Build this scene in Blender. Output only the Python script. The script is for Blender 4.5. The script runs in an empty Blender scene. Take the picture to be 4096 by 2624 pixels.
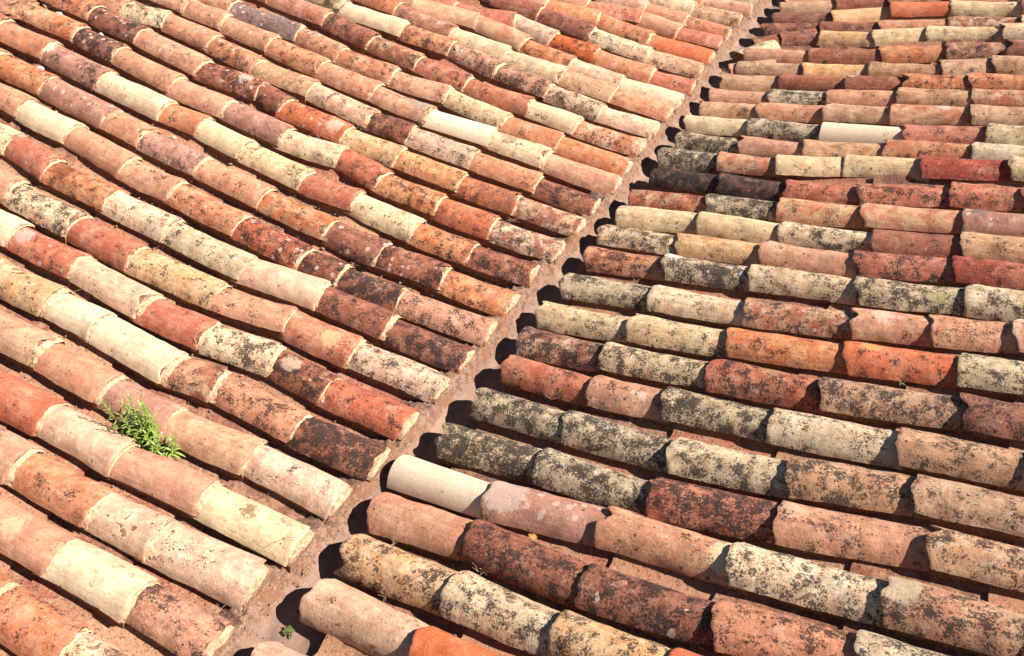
import bpy, math, random
import numpy as np
from mathutils import Matrix, Vector, noise

# ------------------------------------------------------------------ camera, sky, sun, exposure
sc = bpy.context.scene
CAM_LOC = (1.5218, -0.855, 2.9834)
CAM_ROT = [[0.89073, -0.29697, 0.3441], [0.45453, 0.58352, -0.67299], [-0.00093, 0.75585, 0.65474]]
CAM_LENS = 32.622
SLOPE = {'L': (0.0949,0.1564,0.00450), 'R': (0.0949,0.2102,0.00225)}

cam_d = bpy.data.cameras.new("camera"); cam = bpy.data.objects.new("camera", cam_d)
sc.collection.objects.link(cam)
cam_d.sensor_width = 36; cam_d.lens = CAM_LENS; cam_d.clip_start = 0.05; cam_d.clip_end = 200
m4 = Matrix(CAM_ROT).to_4x4(); m4.translation = Vector(CAM_LOC); cam.matrix_world = m4
sc.camera = cam

SUN_EL, SUN_AZ = 42.0, 14.0          # elevation; direction TO the sun in the xy plane, from +x towards +y
w = bpy.data.worlds.new("World"); sc.world = w; w.use_nodes = True
nt = w.node_tree; bg = nt.nodes["Background"]
sky = nt.nodes.new("ShaderNodeTexSky"); sky.sky_type = 'NISHITA'; sky.sun_disc = False; sky.altitude = 2000; sky.air_density = .8; sky.dust_density = .2
sky.sun_elevation = math.radians(SUN_EL); sky.sun_rotation = math.radians(90 - SUN_AZ)
nt.links.new(sky.outputs[0], bg.inputs[0]); bg.inputs[1].default_value = 0.05
sun_d = bpy.data.lights.new("sun", 'SUN'); sun = bpy.data.objects.new("sun", sun_d); sc.collection.objects.link(sun)
sun_d.energy = 5.0; sun_d.angle = math.radians(0.5); sun_d.color = (1.0, 0.96, 0.925)
a, e = math.radians(SUN_AZ), math.radians(SUN_EL)
sun.rotation_euler = Vector((math.cos(e)*math.cos(a), math.cos(e)*math.sin(a), math.sin(e))).to_track_quat('Z', 'Y').to_euler()
sc.view_settings.view_transform = 'Standard'; sc.view_settings.look = 'None'
sc.view_settings.gamma = 1.0; sc.view_settings.exposure = 1.6

rnd = random.Random(11); nrs = np.random.RandomState(5)
def lin(c):
    return tuple(((v/255+.055)/1.055)**2.4 if v/255 > .04045 else v/255/12.92 for v in c)

# ------------------------------------------------------------------ measured layout
L_ROWS = [
    [(-0.184,-0.053,'K50'), (-0.544,-0.063,'O40'), (-0.873,-0.061,'O20')],
    [(-0.150,0.198,'P50'), (-0.484,0.190,'C10'), (-0.824,0.179,'P10')],
    [(-0.179,0.440,'N20'), (-0.588,0.412,'N10'), (-0.859,0.397,'O20'), (-1.230,0.391,'P10')],
    [(-0.138,0.657,'Y10'), (-0.568,0.645,'P10'), (-0.947,0.610,'N10'), (-1.318,0.611,'R10')],
    [(-0.135,0.898,'N20'), (-0.542,0.893,'K10'), (-0.919,0.857,'M10'), (-1.231,0.851,'P10'), (-1.581,0.856,'K10')],
    [(-0.110,1.142,'B70'), (-0.483,1.120,'P40'), (-0.894,1.116,'B40'), (-1.099,1.082,'C00'), (-1.519,1.097,'C00'), (-1.782,1.094,'A20'), (-2.145,1.089,'O20')],
    [(-0.114,1.381,'R30'), (-0.501,1.357,'B63'), (-0.791,1.366,'C50'), (-1.109,1.319,'R10'), (-1.440,1.305,'N10'), (-1.866,1.325,'R32'), (-2.233,1.321,'C00')],
    [(-0.102,1.633,'N50'), (-0.529,1.604,'P20'), (-0.884,1.600,'P30'), (-1.240,1.543,'A30'), (-1.706,1.520,'R20'), (-2.078,1.531,'C50'), (-2.482,1.545,'P20')],
    [(-0.096,1.851,'B60'), (-0.494,1.835,'B40'), (-0.861,1.824,'N00'), (-1.257,1.773,'G30'), (-1.710,1.777,'C30'), (-2.093,1.779,'O40'), (-2.484,1.779,'R21'), (-2.784,1.813,'Y20')],
    [(-0.088,2.068,'P40'), (-0.548,2.019,'B70'), (-0.864,1.990,'B52'), (-1.078,1.988,'R55'), (-1.476,2.006,'O32'), (-1.903,2.025,'P20'), (-2.222,2.031,'P10'), (-2.636,2.073,'C00'), (-2.982,2.087,'P10')],
    [(-0.091,2.302,'O40'), (-0.454,2.285,'B52'), (-0.801,2.249,'B43'), (-1.115,2.254,'O30'), (-1.522,2.258,'P20'), (-1.938,2.268,'M24'), (-2.321,2.275,'P21'), (-2.583,2.294,'M13'), (-3.068,2.321,'O30'), (-3.431,2.322,'K20')],
    [(-0.101,2.569,'B50'), (-0.435,2.532,'O40'), (-0.760,2.517,'Y12'), (-1.135,2.531,'R20'), (-1.450,2.511,'Y30'), (-1.853,2.533,'Y00'), (-2.176,2.562,'O10'), (-2.429,2.553,'C10'), (-2.881,2.561,'M23'), (-3.325,2.590,'O20'), (-3.688,2.592,'P20')],
    [(-0.068,2.821,'B42'), (-0.445,2.785,'O30'), (-0.767,2.773,'O40'), (-1.122,2.765,'R30'), (-1.429,2.811,'C20'), (-1.769,2.772,'M23'), (-2.192,2.788,'P12'), (-2.557,2.786,'P10'), (-3.017,2.826,'B53'), (-3.337,2.840,'O32')],
    [(-0.062,3.067,'B44'), (-0.438,3.051,'B40'), (-0.776,3.031,'A30'), (-1.173,3.018,'A30'), (-1.521,3.007,'V33'), (-1.945,3.015,'B33'), (-2.170,3.064,'B53'), (-2.569,3.026,'P22'), (-3.068,3.069,'B53'), (-3.451,3.084,'O40'), (-3.814,3.085,'B30')],
    [(-0.068,3.294,'B50'), (-0.419,3.289,'O30'), (-0.831,3.271,'N40'), (-1.244,3.258,'B60'), (-1.506,3.240,'N30'), (-1.942,3.270,'K20'), (-2.339,3.260,'O43'), (-2.713,3.300,'P12'), (-3.098,3.321,'Y50'), (-3.363,3.259,'P20')],
    [(-0.047,3.572,'P10'), (-0.491,3.551,'C20'), (-0.857,3.539,'W00'), (-1.251,3.493,'P24'), (-1.642,3.506,'P23'), (-2.045,3.517,'O30'), (-2.444,3.541,'P22'), (-2.826,3.553,'P12'), (-3.105,3.548,'P20')],
    [(-0.059,3.759,'O10'), (-0.502,3.757,'O10'), (-0.858,3.740,'Y30'), (-1.294,3.781,'P20'), (-1.662,3.739,'O40'), (-2.051,3.730,'P34'), (-2.402,3.764,'E22'), (-2.903,3.733,'P20')],
    [(-0.066,4.029,'O40'), (-0.485,3.998,'C10'), (-0.822,4.000,'B20'), (-1.253,3.971,'R30'), (-1.622,3.985,'B30'), (-1.991,4.008,'B40'), (-2.384,4.049,'P10'), (-2.825,4.042,'B40')],
    [(-0.071,4.278,'N10'), (-0.433,4.248,'K50'), (-0.808,4.264,'P50'), (-1.186,4.268,'P40'), (-1.561,4.303,'O50'), (-1.922,4.286,'C00'), (-2.377,4.258,'G50')],
    [(-0.067,4.515,'P20'), (-0.452,4.511,'K20'), (-0.818,4.503,'C20'), (-1.232,4.476,'Y10'), (-1.652,4.481,'B21'), (-2.112,4.514,'R20')],
    [(-0.056,4.714,'C10'), (-0.463,4.672,'N20'), (-0.836,4.686,'O40'), (-1.206,4.700,'K00'), (-1.611,4.756,'K00'), (-2.068,4.676,'K20')],
    [(-0.055,4.961,'R30'), (-0.342,4.927,'O20'), (-0.760,4.922,'V40'), (-1.084,4.912,'N20'), (-1.422,4.962,'R20'), (-1.826,4.800,'R10')],
    [(-0.083,5.207,'K20'), (-0.454,5.179,'C40'), (-0.900,5.186,'B30'), (-1.324,5.188,'B20'), (-1.687,5.185,'B30')],
    [(-0.078,5.454,'V10'), (-0.535,5.403,'O20'), (-0.962,5.431,'O10'), (-1.351,5.345,'P10')],
    [(-0.102,5.721,'R10'), (-0.406,5.672,'P10'), (-0.731,5.689,'P20'), (-1.107,5.560,'P10')],
    [(-0.089,5.896,'O20'), (-0.428,5.892,'P10'), (-0.746,5.862,'P10')],
    [(-0.093,6.196,'K30'), (-0.450,6.135,'Y10'), (-0.814,6.105,'O20')],
    [(-0.073,6.431,'P10'), (-0.442,6.354,'P10')],
]
R_ROWS = [
    [(-0.011,0.225,'N10')],
    [(0.017,0.514,'N10'), (0.490,0.472,'V00')],
    [(0.010,0.736,'A50'), (0.485,0.711,'C50'), (0.897,0.684,'A50'), (1.276,0.668,'V10')],
    [(-0.007,0.948,'P10'), (0.428,0.944,'B60'), (0.909,0.893,'B72'), (1.354,0.887,'P50'), (1.765,0.913,'G50')],
    [(-0.035,1.170,'W00'), (0.406,1.144,'M14'), (0.867,1.161,'P30'), (1.332,1.141,'C50'), (1.808,1.142,'K60'), (2.221,1.139,'P20')],
    [(0.038,1.395,'G80'), (0.509,1.377,'G70'), (0.989,1.342,'R70'), (1.428,1.360,'P40'), (1.895,1.401,'K51')],
    [(0.075,1.642,'G70'), (0.513,1.609,'G70'), (0.975,1.577,'G50'), (1.411,1.584,'K60'), (1.825,1.621,'K50')],
    [(0.093,1.891,'R40'), (0.530,1.853,'P30'), (0.848,1.852,'G80'), (1.287,1.838,'C50'), (1.738,1.845,'K50'), (2.152,1.839,'P20')],
    [(0.070,2.102,'B70'), (0.485,2.083,'Y60'), (0.971,2.081,'R60'), (1.420,2.066,'K60'), (1.905,2.095,'B50')],
    [(0.055,2.316,'Y40'), (0.522,2.315,'Y50'), (0.973,2.308,'O40'), (1.456,2.320,'V30'), (1.881,2.341,'G50')],
    [(0.064,2.572,'G60'), (0.539,2.564,'C40'), (0.993,2.547,'K52'), (1.439,2.560,'P23'), (1.742,2.579,'P40'), (2.044,2.612,'O30')],
    [(0.078,2.836,'O60'), (0.503,2.833,'G72'), (0.935,2.825,'C50'), (1.405,2.813,'G60'), (1.851,2.835,'G50')],
    [(0.068,3.066,'C60'), (0.499,3.039,'A30'), (0.920,3.037,'P20'), (1.360,3.025,'R60'), (1.772,3.052,'S40')],
    [(0.088,3.267,'Y30'), (0.534,3.271,'Y10'), (0.971,3.243,'C60'), (1.405,3.227,'B30'), (1.781,3.253,'K30')],
    [(0.084,3.455,'R50'), (0.521,3.471,'G80'), (0.903,3.469,'K40'), (1.309,3.471,'K10'), (1.765,3.491,'M22')],
    [(0.108,3.746,'D80'), (0.512,3.711,'D60'), (0.882,3.675,'R40'), (1.247,3.669,'R60'), (1.680,3.739,'R50'), (1.995,3.744,'R30')],
    [(0.070,3.993,'G80'), (0.434,3.973,'K20'), (0.759,3.961,'Y30'), (1.122,4.000,'Y30'), (1.505,4.015,'S30'), (1.918,4.048,'Y30')],
    [(0.103,4.215,'G70'), (0.486,4.190,'P20'), (0.867,4.160,'K30'), (1.288,4.198,'O40'), (1.729,4.205,'G40')],
    [(0.077,4.450,'Y10'), (0.479,4.438,'G60'), (0.920,4.397,'W00'), (1.357,4.394,'R40'), (1.777,4.440,'G40')],
    [(0.110,4.650,'K20'), (0.469,4.658,'P20'), (0.872,4.665,'K20'), (1.247,4.664,'K12'), (1.668,4.680,'K30')],
    [(0.106,4.861,'P10'), (0.483,4.854,'G60'), (0.841,4.874,'P20'), (1.246,4.909,'K40'), (1.656,4.900,'K30')],
    [(0.094,5.091,'K10'), (0.488,5.121,'B20'), (0.907,5.093,'B21'), (1.241,5.108,'O60'), (1.613,5.140,'O40')],
    [(0.096,5.313,'P10'), (0.146,5.334,'K20'), (0.594,5.316,'A20'), (1.016,5.322,'K30'), (1.419,5.332,'K40'), (1.710,5.409,'K30')],
    [(0.102,5.546,'G30'), (0.136,5.599,'P20'), (0.576,5.575,'B30'), (1.032,5.595,'O30'), (1.420,5.635,'B60'), (1.764,5.665,'B30')],
    [(0.129,5.804,'B40'), (0.298,5.898,'B30'), (0.576,5.907,'A20'), (0.921,5.899,'Y20'), (1.267,5.965,'Y20'), (1.700,5.963,'C20')],
    [(0.117,6.068,'B50'), (0.534,6.099,'B40'), (0.933,6.088,'P20'), (1.381,6.126,'B30'), (1.816,6.117,'Y20')],
    [(0.141,6.305,'B40'), (0.564,6.321,'A00'), (0.948,6.408,'V00'), (1.357,6.445,'Y20'), (1.788,6.420,'B20')],
    [(0.132,6.529,'K10'), (0.544,6.572,'B20'), (0.906,6.617,'B30'), (1.319,6.641,'P20'), (1.733,6.660,'B30')],
    [(0.126,6.715,'K10'), (0.518,6.765,'B10'), (0.931,6.792,'Y20'), (1.345,6.812,'K20'), (1.758,6.828,'P20')],
]
SIDE = {'L': -1, 'R': 1}
def S(side, d):
    """height of a roof slope at distance d from the valley centre line"""
    g, t, k = SLOPE[side]; u = d - g
    return t*u + (k*u*u if u > 0 else 0)

# ------------------------------------------------------------------ noise helpers
def vnoise(P, scale, seed=0.0):
    o = seed*7.31
    return np.array([noise.noise((p[0]*scale+o, p[1]*scale-o, p[2]*scale+o*.5)) for p in P])
def vfbm(P, scale, seed=0.0, octv=4):
    o = seed*7.31
    return np.array([noise.fractal((p[0]*scale+o, p[1]*scale-o, p[2]*scale+o*.5), .9, 2.0, octv) for p in P])

# ------------------------------------------------------------------ node helpers
class NT:
    def __init__(s, name):
        s.m = bpy.data.materials.new(name); s.m.use_nodes = True; s.t = s.m.node_tree
        s.b = s.t.nodes["Principled BSDF"]; s.b.inputs['Roughness'].default_value = .9
        s.b.inputs['Specular IOR Level'].default_value = .25
    def n(s, typ, **kw):
        q = s.t.nodes.new(typ)
        for k, v in kw.items(): setattr(q, k, v)
        return q
    def l(s, a, b): s.t.links.new(a, b)
    def put(s, sock, v):
        if isinstance(v, bpy.types.NodeSocket): s.l(v, sock)
        else: sock.default_value = v
    def math(s, op, a, b=None, clamp=False):
        q = s.n('ShaderNodeMath', operation=op, use_clamp=clamp); s.put(q.inputs[0], a)
        if b is not None: s.put(q.inputs[1], b)
        return q.outputs[0]
    def noise(s, vec, scale, detail=4, rough=.6, dist=0, off=None):
        q = s.n('ShaderNodeTexNoise'); s.put(q.inputs['Vector'], vec); q.inputs['Scale'].default_value = scale
        q.inputs['Detail'].default_value = detail; q.inputs['Roughness'].default_value = rough; q.inputs['Distortion'].default_value = dist
        return q.outputs['Fac']
    def vmap(s, vec, loc=(0,0,0), scale=(1,1,1)):
        q = s.n('ShaderNodeMapping'); s.l(vec, q.inputs[0]); q.inputs['Location'].default_value = loc; q.inputs['Scale'].default_value = scale
        return q.outputs[0]
    def ramp(s, v, lo, hi, a=0., b=1.):
        q = s.n('ShaderNodeMapRange', interpolation_type='SMOOTHSTEP'); s.put(q.inputs[0], v); s.put(q.inputs[1], lo); s.put(q.inputs[2], hi)
        s.put(q.inputs[3], a); s.put(q.inputs[4], b); return q.outputs[0]
    def mix(s, f, a, b, mode='MIX'):
        q = s.n('ShaderNodeMix', data_type='RGBA', blend_type=mode); s.put(q.inputs[0], f); s.put(q.inputs[6], a); s.put(q.inputs[7], b)
        return q.outputs[2]
    def attr(s, name):
        q = s.n('ShaderNodeAttribute', attribute_type='OBJECT', attribute_name=name); return q
    def gray(s, v):
        q = s.n('ShaderNodeCombineColor'); [s.put(q.inputs[i], v) for i in range(3)]; return q.outputs[0]
    def bump(s, h, strength, dist):
        q = s.n('ShaderNodeBump'); s.put(q.inputs['Height'], h); q.inputs['Strength'].default_value = strength; q.inputs['Distance'].default_value = dist
        s.l(q.outputs[0], s.b.inputs['Normal'])
    def objvec(s):
        """object coordinates moved by the object's own random number, so no two tiles repeat"""
        tc = s.n('ShaderNodeTexCoord'); oi = s.n('ShaderNodeObjectInfo')
        q = s.n('ShaderNodeVectorMath', operation='SCALE'); q.inputs[0].default_value = (37.1, 91.7, 53.3); s.l(oi.outputs['Random'], q.inputs['Scale'])
        r = s.n('ShaderNodeVectorMath', operation='ADD'); s.l(tc.outputs['Object'], r.inputs[0]); s.l(q.outputs[0], r.inputs[1])
        return r.outputs[0]
ALB = .62
def C4(c): return (c[0]*ALB, c[1]*ALB, c[2]*ALB, 1)

# ------------------------------------------------------------------ materials
def clay_material():
    T = NT('fired_clay'); v = T.objvec()
    base = T.attr('base').outputs['Color']; tone = T.attr('tone').outputs['Color']
    dark = T.attr('dark').outputs['Fac']; pale = T.attr('pale').outputs['Fac']; fresh = T.attr('fresh').outputs['Fac']
    worn = T.math('SUBTRACT', 1., fresh)
    # broad firing patches of a second tone
    p1 = T.ramp(T.noise(v, 11, 5, .65, .8), .42, .60)
    c = T.mix(T.math('MULTIPLY', p1, T.math('MULTIPLY', worn, .9)), base, tone)
    p2 = T.ramp(T.noise(T.vmap(v, (9, 9, 4)), 8, 6, .68, .5), .50, .68)
    c = T.mix(T.math('MULTIPLY', p2, T.math('MULTIPLY', worn, .24)), c, C4(lin((246, 206, 166))))
    p3 = T.ramp(T.noise(T.vmap(v, (2, 6, 4)), 13, 6, .7, .5), .54, .66)
    c = T.mix(T.math('MULTIPLY', p3, T.math('MULTIPLY', worn, .4)), c, C4(lin((188, 112, 80))))
    # streaks along the tile from the maker's hands
    st = T.noise(T.vmap(v, scale=(5, 70, 70)), 1., 5, .65)
    c = T.mix(T.math('MULTIPLY', worn, .5), c, T.gray(T.ramp(st, .3, .72, .72, 1.22)), 'MULTIPLY')
    bl = T.noise(T.vmap(v, (7, 7, 2)), 22, 6, .7, .2); c = T.mix(T.math('MULTIPLY', worn, .8), c, T.gray(T.ramp(bl, .34, .66, .74, 1.2)), 'MULTIPLY')
    # sandy grain
    g = T.noise(v, 420, 3, .7)
    c = T.mix(T.math('ADD', T.math('MULTIPLY', worn, .4), .32), c, T.gray(T.ramp(g, .3, .7, .72, 1.2)), 'MULTIPLY')
    # chipped pale dust flecks
    fl = T.ramp(T.noise(v, 75, 6, .72), .585, .64)
    c = T.mix(T.math('MULTIPLY', fl, T.math('MULTIPLY', worn, .42)), c, C4(lin((238, 205, 160))))
    # brown weathering film
    bf = T.ramp(T.noise(T.vmap(v, (3, 1, 2)), 26, 7, .74, .3), T.math('SUBTRACT', .62, T.math('MULTIPLY', dark, .16)), T.math('SUBTRACT', .70, T.math('MULTIPLY', dark, .12)))
    c = T.mix(T.math('MULTIPLY', bf, T.math('MULTIPLY', worn, .45)), c, T.mix(.5, T.mix(1., c, (.42, .33, .27, 1), 'MULTIPLY'), C4(lin((128, 92, 66)))))
    # black lichen crust: clumps broken into specks
    n1 = T.noise(T.vmap(v, (9, 4, 1)), 20, 5, .62); n2 = T.noise(T.vmap(v, (2, 7, 5)), 115, 5, .72, .2); n3 = T.noise(v, 280, 3, .7)
    n = T.math('ADD', T.math('ADD', T.math('MULTIPLY', n1, .38), T.math('MULTIPLY', n2, .38)), T.math('MULTIPLY', n3, .24))
    fld = T.noise(T.vmap(v, (4, 4, 4)), 7, 3, .6)
    th = T.math('ADD', T.math('SUBTRACT', .610, T.math('MULTIPLY', dark, .136)), T.math('MULTIPLY', T.math('SUBTRACT', fld, .5), .16))
    lk = T.ramp(n, th, T.math('ADD', th, .016))
    c = T.mix(T.math('MULTIPLY', lk, .88), c, T.mix(T.ramp(g, .3, .7), C4(lin((19, 17, 17))), C4(lin((50, 41, 36)))))
    # isolated round dots
    vo = T.n('ShaderNodeTexVoronoi'); T.l(T.vmap(v, (1, 2, 3)), vo.inputs['Vector']); vo.inputs['Scale'].default_value = 42
    sep = T.n('ShaderNodeSeparateColor'); T.l(vo.outputs['Color'], sep.inputs[0])
    rad = T.math('MULTIPLY', T.math('GREATER_THAN', sep.outputs[0], T.math('SUBTRACT', .97, T.math('MULTIPLY', dark, .5))), T.math('MULTIPLY', sep.outputs[1], .30))
    dd = T.math('ADD', vo.outputs['Distance'], T.math('MULTIPLY', T.math('SUBTRACT', n3, .5), .35))
    dt = T.math('LESS_THAN', dd, rad)
    c = T.mix(T.math('MULTIPLY', dt, T.math('MULTIPLY', worn, .8)), c, C4(lin((58, 46, 40))))
    # pale crustose lichen roundels
    vp = T.n('ShaderNodeTexVoronoi'); T.l(T.vmap(v, (5, 1, 8)), vp.inputs['Vector']); vp.inputs['Scale'].default_value = 30
    sp = T.n('ShaderNodeSeparateColor'); T.l(vp.outputs['Color'], sp.inputs[0])
    rp = T.math('MULTIPLY', T.math('GREATER_THAN', sp.outputs[0], T.math('SUBTRACT', 1., T.math('MULTIPLY', pale, 1.05))), T.math('ADD', T.math('MULTIPLY', sp.outputs[1], .34), .12))
    dp = T.math('ADD', vp.outputs['Distance'], T.math('MULTIPLY', T.math('SUBTRACT', n2, .5), .9))
    pl = T.ramp(T.math('SUBTRACT', rp, dp), 0., .05)
    c = T.mix(T.math('MULTIPLY', pl, .75), c, T.mix(sp.outputs[2], C4(lin((226, 180, 150))), C4(lin((206, 184, 170)))))
    tc = T.n('ShaderNodeTexCoord'); ds = T.n('ShaderNodeVectorMath', operation='DISTANCE'); T.l(tc.outputs['Object'], ds.inputs[0]); T.l(T.attr('patch_at').outputs['Vector'], ds.inputs[1])
    pr = T.attr('patch_size').outputs['Fac']
    pd = T.math('ADD', ds.outputs['Value'], T.math('ADD', T.math('MULTIPLY', T.math('SUBTRACT', T.noise(v, 38, 6, .75), .5), .15), T.math('MULTIPLY', T.math('SUBTRACT', n2, .5), .06)))
    pm = T.math('MULTIPLY', T.ramp(T.math('SUBTRACT', pr, pd), -.004, .014), T.math('GREATER_THAN', pr, .001))
    c = T.mix(T.math('MULTIPLY', pm, .72), c, T.mix(.4, T.attr('patch_tint').outputs['Color'], T.mix(1., T.attr('patch_tint').outputs['Color'], T.gray(T.ramp(g, .3, .7, .6, 1.3)), 'MULTIPLY')))
    T.l(c, T.b.inputs['Base Color'])
    h = T.math('ADD', T.math('MULTIPLY', T.noise(v, 60, 6, .7), .7), T.math('MULTIPLY', g, .25))
    pit = T.n('ShaderNodeTexVoronoi'); T.l(v, pit.inputs['Vector']); pit.inputs['Scale'].default_value = 150
    h = T.math('ADD', h, T.math('MULTIPLY', T.ramp(pit.outputs['Distance'], .12, .3), .3))
    h = T.math('ADD', h, T.math('MULTIPLY', st, .35)); h = T.math('ADD', h, T.math('MULTIPLY', lk, .12))
    T.bump(T.math('MULTIPLY', h, T.math('ADD', T.math('MULTIPLY', worn, .9), .1)), .75, .006)
    return T.m
def rough_material(name, c0, c1, c2, scale=20, bump=.9, speck=.35, dist=.01, world=False):
    T = NT(name)
    if world: v = T.n('ShaderNodeTexCoord').outputs['Object']
    else: v = T.objvec()
    a = T.ramp(T.noise(v, scale, 6, .7, .3), .38, .62)
    b = T.ramp(T.noise(T.vmap(v, (4, 2, 7)), scale*3.1, 6, .75), .5, .66)
    c = T.mix(a, C4(lin(c0)), C4(lin(c1))); c = T.mix(b, c, C4(lin(c2)))
    g = T.noise(v, 520, 2, .6); c = T.mix(speck, c, T.gray(T.ramp(g, .35, .65, .55, 1.35)), 'MULTIPLY')
    T.l(c, T.b.inputs['Base Color'])
    T.bump(T.math('ADD', T.noise(v, 70, 6, .75), T.math('MULTIPLY', g, .3)), bump, dist)
    return T.m
MAT = {
 'clay': clay_material(),
 'mortar': rough_material('lime_mortar', (240, 204, 162), (216, 170, 130), (176, 128, 96), 34),
 'bedding': rough_material('bedding_mortar', (168, 122, 88), (134, 94, 66), (206, 166, 128), 30),
 'bed': rough_material('roof_bedding', (176, 128, 98), (140, 94, 68), (212, 170, 132), 12, world=True),
 'white': rough_material('white_flakes', (245, 240, 232), (225, 215, 205), (250, 250, 248), 30, world=True),
 'gravel': rough_material('grit', (196, 156, 124), (156, 114, 86), (226, 200, 172), 60, world=True),
 'straw': rough_material('dry_straw', (190, 160, 120), (150, 118, 84), (226, 205, 170), 60, .3, world=True),
 'twig': rough_material('brown_twig', (128, 80, 46), (96, 60, 38), (150, 100, 62), 60, .3, world=True),
}
def pan_material():
    T = NT('channel_clay'); v = T.n('ShaderNodeTexCoord').outputs['Object']
    at = T.n('ShaderNodeAttribute', attribute_type='GEOMETRY', attribute_name='tint').outputs['Color']
    d1 = T.ramp(T.noise(v, 14, 6, .72, .4), .42, .60)
    c = T.mix(T.math('MULTIPLY', d1, .8), at, C4(lin((196, 146, 108))))
    d2 = T.ramp(T.noise(T.vmap(v, (3, 3, 3)), 60, 6, .75), .52, .62)
    c = T.mix(T.math('MULTIPLY', d2, .8), c, C4(lin((84, 60, 46))))
    d3 = T.ramp(T.noise(T.vmap(v, (8, 1, 3)), 130, 4, .7), .60, .66)
    c = T.mix(T.math('MULTIPLY', d3, .6), c, C4(lin((240, 218, 190))))
    g = T.noise(v, 480, 2, .6); c = T.mix(.4, c, T.gray(T.ramp(g, .35, .65, .6, 1.3)), 'MULTIPLY')
    T.l(c, T.b.inputs['Base Color']); T.bump(T.math('ADD', T.noise(v, 80, 6, .75), T.math('MULTIPLY', g, .3)), .9, .01)
    return T.m
MAT['pan'] = pan_material()
def gutter_material():
    T = NT('gutter_dust'); v = T.n('ShaderNodeTexCoord').outputs['Object']
    s = T.n('ShaderNodeSeparateXYZ'); T.l(v, s.inputs[0]); x = s.outputs[0]
    a = T.ramp(T.noise(T.vmap(v, scale=(1, .5, 1)), 9, 6, .65, .3), .4, .62)
    c = T.mix(a, C4(lin((134, 106, 90))), C4(lin((156, 124, 104))))
    c = T.mix(T.math('MULTIPLY', T.ramp(T.noise(v, 45, 6, .75), .52, .66), .5), c, C4(lin((150, 112, 96))))
    # washed debris and rust-brown crust on the bank below the left tile ends
    bk = T.n('ShaderNodeAttribute', attribute_type='GEOMETRY', attribute_name='bank').outputs['Fac']
    bank = T.ramp(T.math('ADD', bk, T.math('MULTIPLY', T.math('SUBTRACT', T.noise(v, 16, 6, .7), .5), 1.6)), .22, .5)
    deb = T.mix(T.ramp(T.noise(v, 38, 7, .75), .42, .6), C4(lin((146, 110, 88))), C4(lin((96, 68, 52))))
    deb = T.mix(T.ramp(T.noise(T.vmap(v, (3, 5, 1)), 11, 5, .6), .5, .6), deb, C4(lin((126, 86, 58))))
    deb = T.mix(T.math('MULTIPLY', T.ramp(T.noise(T.vmap(v, (7, 5, 1)), 90, 5, .7), .56, .66), .8), deb, C4(lin((192, 154, 122))))
    c = T.mix(T.math('MULTIPLY', bank, .9), c, deb)
    wh = T.ramp(T.noise(T.vmap(v, (1, 1, 9)), 300, 2, .5), .70, .73)
    c = T.mix(T.math('MULTIPLY', wh, .8), c, C4(lin((240, 228, 215))))
    g = T.noise(v, 600, 2, .6); c = T.mix(.3, c, T.gray(T.ramp(g, .35, .65, .65, 1.25)), 'MULTIPLY')
    T.l(c, T.b.inputs['Base Color']); T.bump(T.math('ADD', T.noise(v, 70, 6, .75), T.math('MULTIPLY', g, .3)), .6, .006)
    return T.m
MAT['gutter'] = gutter_material()
def leaf_material():
    T = NT('leaf_green'); v = T.n('ShaderNodeTexCoord').outputs['Object']
    c = T.mix(T.noise(v, 30, 3, .6), (.17, .27, .055, 1), (.36, .42, .08, 1))
    T.l(c, T.b.inputs['Base Color']); T.b.inputs['Roughness'].default_value = .5; T.b.inputs['Specular IOR Level'].default_value = .4
    tr = T.n('ShaderNodeBsdfTranslucent'); T.l(c, tr.inputs[0])
    mx = T.n('ShaderNodeMixShader'); mx.inputs[0].default_value = .35; out = T.t.nodes['Material Output']
    T.l(T.b.outputs[0], mx.inputs[1]); T.l(tr.outputs[0], mx.inputs[2]); T.l(mx.outputs[0], out.inputs[0])
    return T.m
MAT['leaf'] = leaf_material()
MAT['leaf_dull'] = rough_material('dull_leaf', (104, 116, 58), (78, 92, 44), (134, 132, 80), 60, .3, world=True)

# ------------------------------------------------------------------ mesh helpers
def mesh_obj(name, V, F, mat, parent=None, smooth=True, mw=None):
    me = bpy.data.meshes.new(name); me.from_pydata([tuple(map(float, p)) for p in V], [], [tuple(map(int, f)) for f in F]); me.update()
    if smooth:
        me.polygons.foreach_set('use_smooth', [True]*len(me.polygons)); me.set_sharp_from_angle(angle=math.radians(42))
    me.materials.append(MAT[mat]); o = bpy.data.objects.new(name, me); sc.collection.objects.link(o)
    if parent: o.parent = parent
    if mw is not None: o.matrix_world = mw
    return o
def tag(o, label=None, cat=None, group=None, kind=None):
    for k, v in (('label', label), ('category', cat), ('group', group), ('kind', kind)):
        if v: o[k] = v
def gridfaces(nu, nv, off=0, wrap=False, flip=False):
    i, j = np.meshgrid(np.arange(nu-1), np.arange(nv if wrap else nv-1), indexing='ij'); i = i.ravel(); j = j.ravel(); j2 = (j+1) % nv
    q = np.stack([i*nv+j, (i+1)*nv+j, (i+1)*nv+j2, i*nv+j2], 1)+off
    return (q[:, ::-1] if flip else q).tolist()

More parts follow.
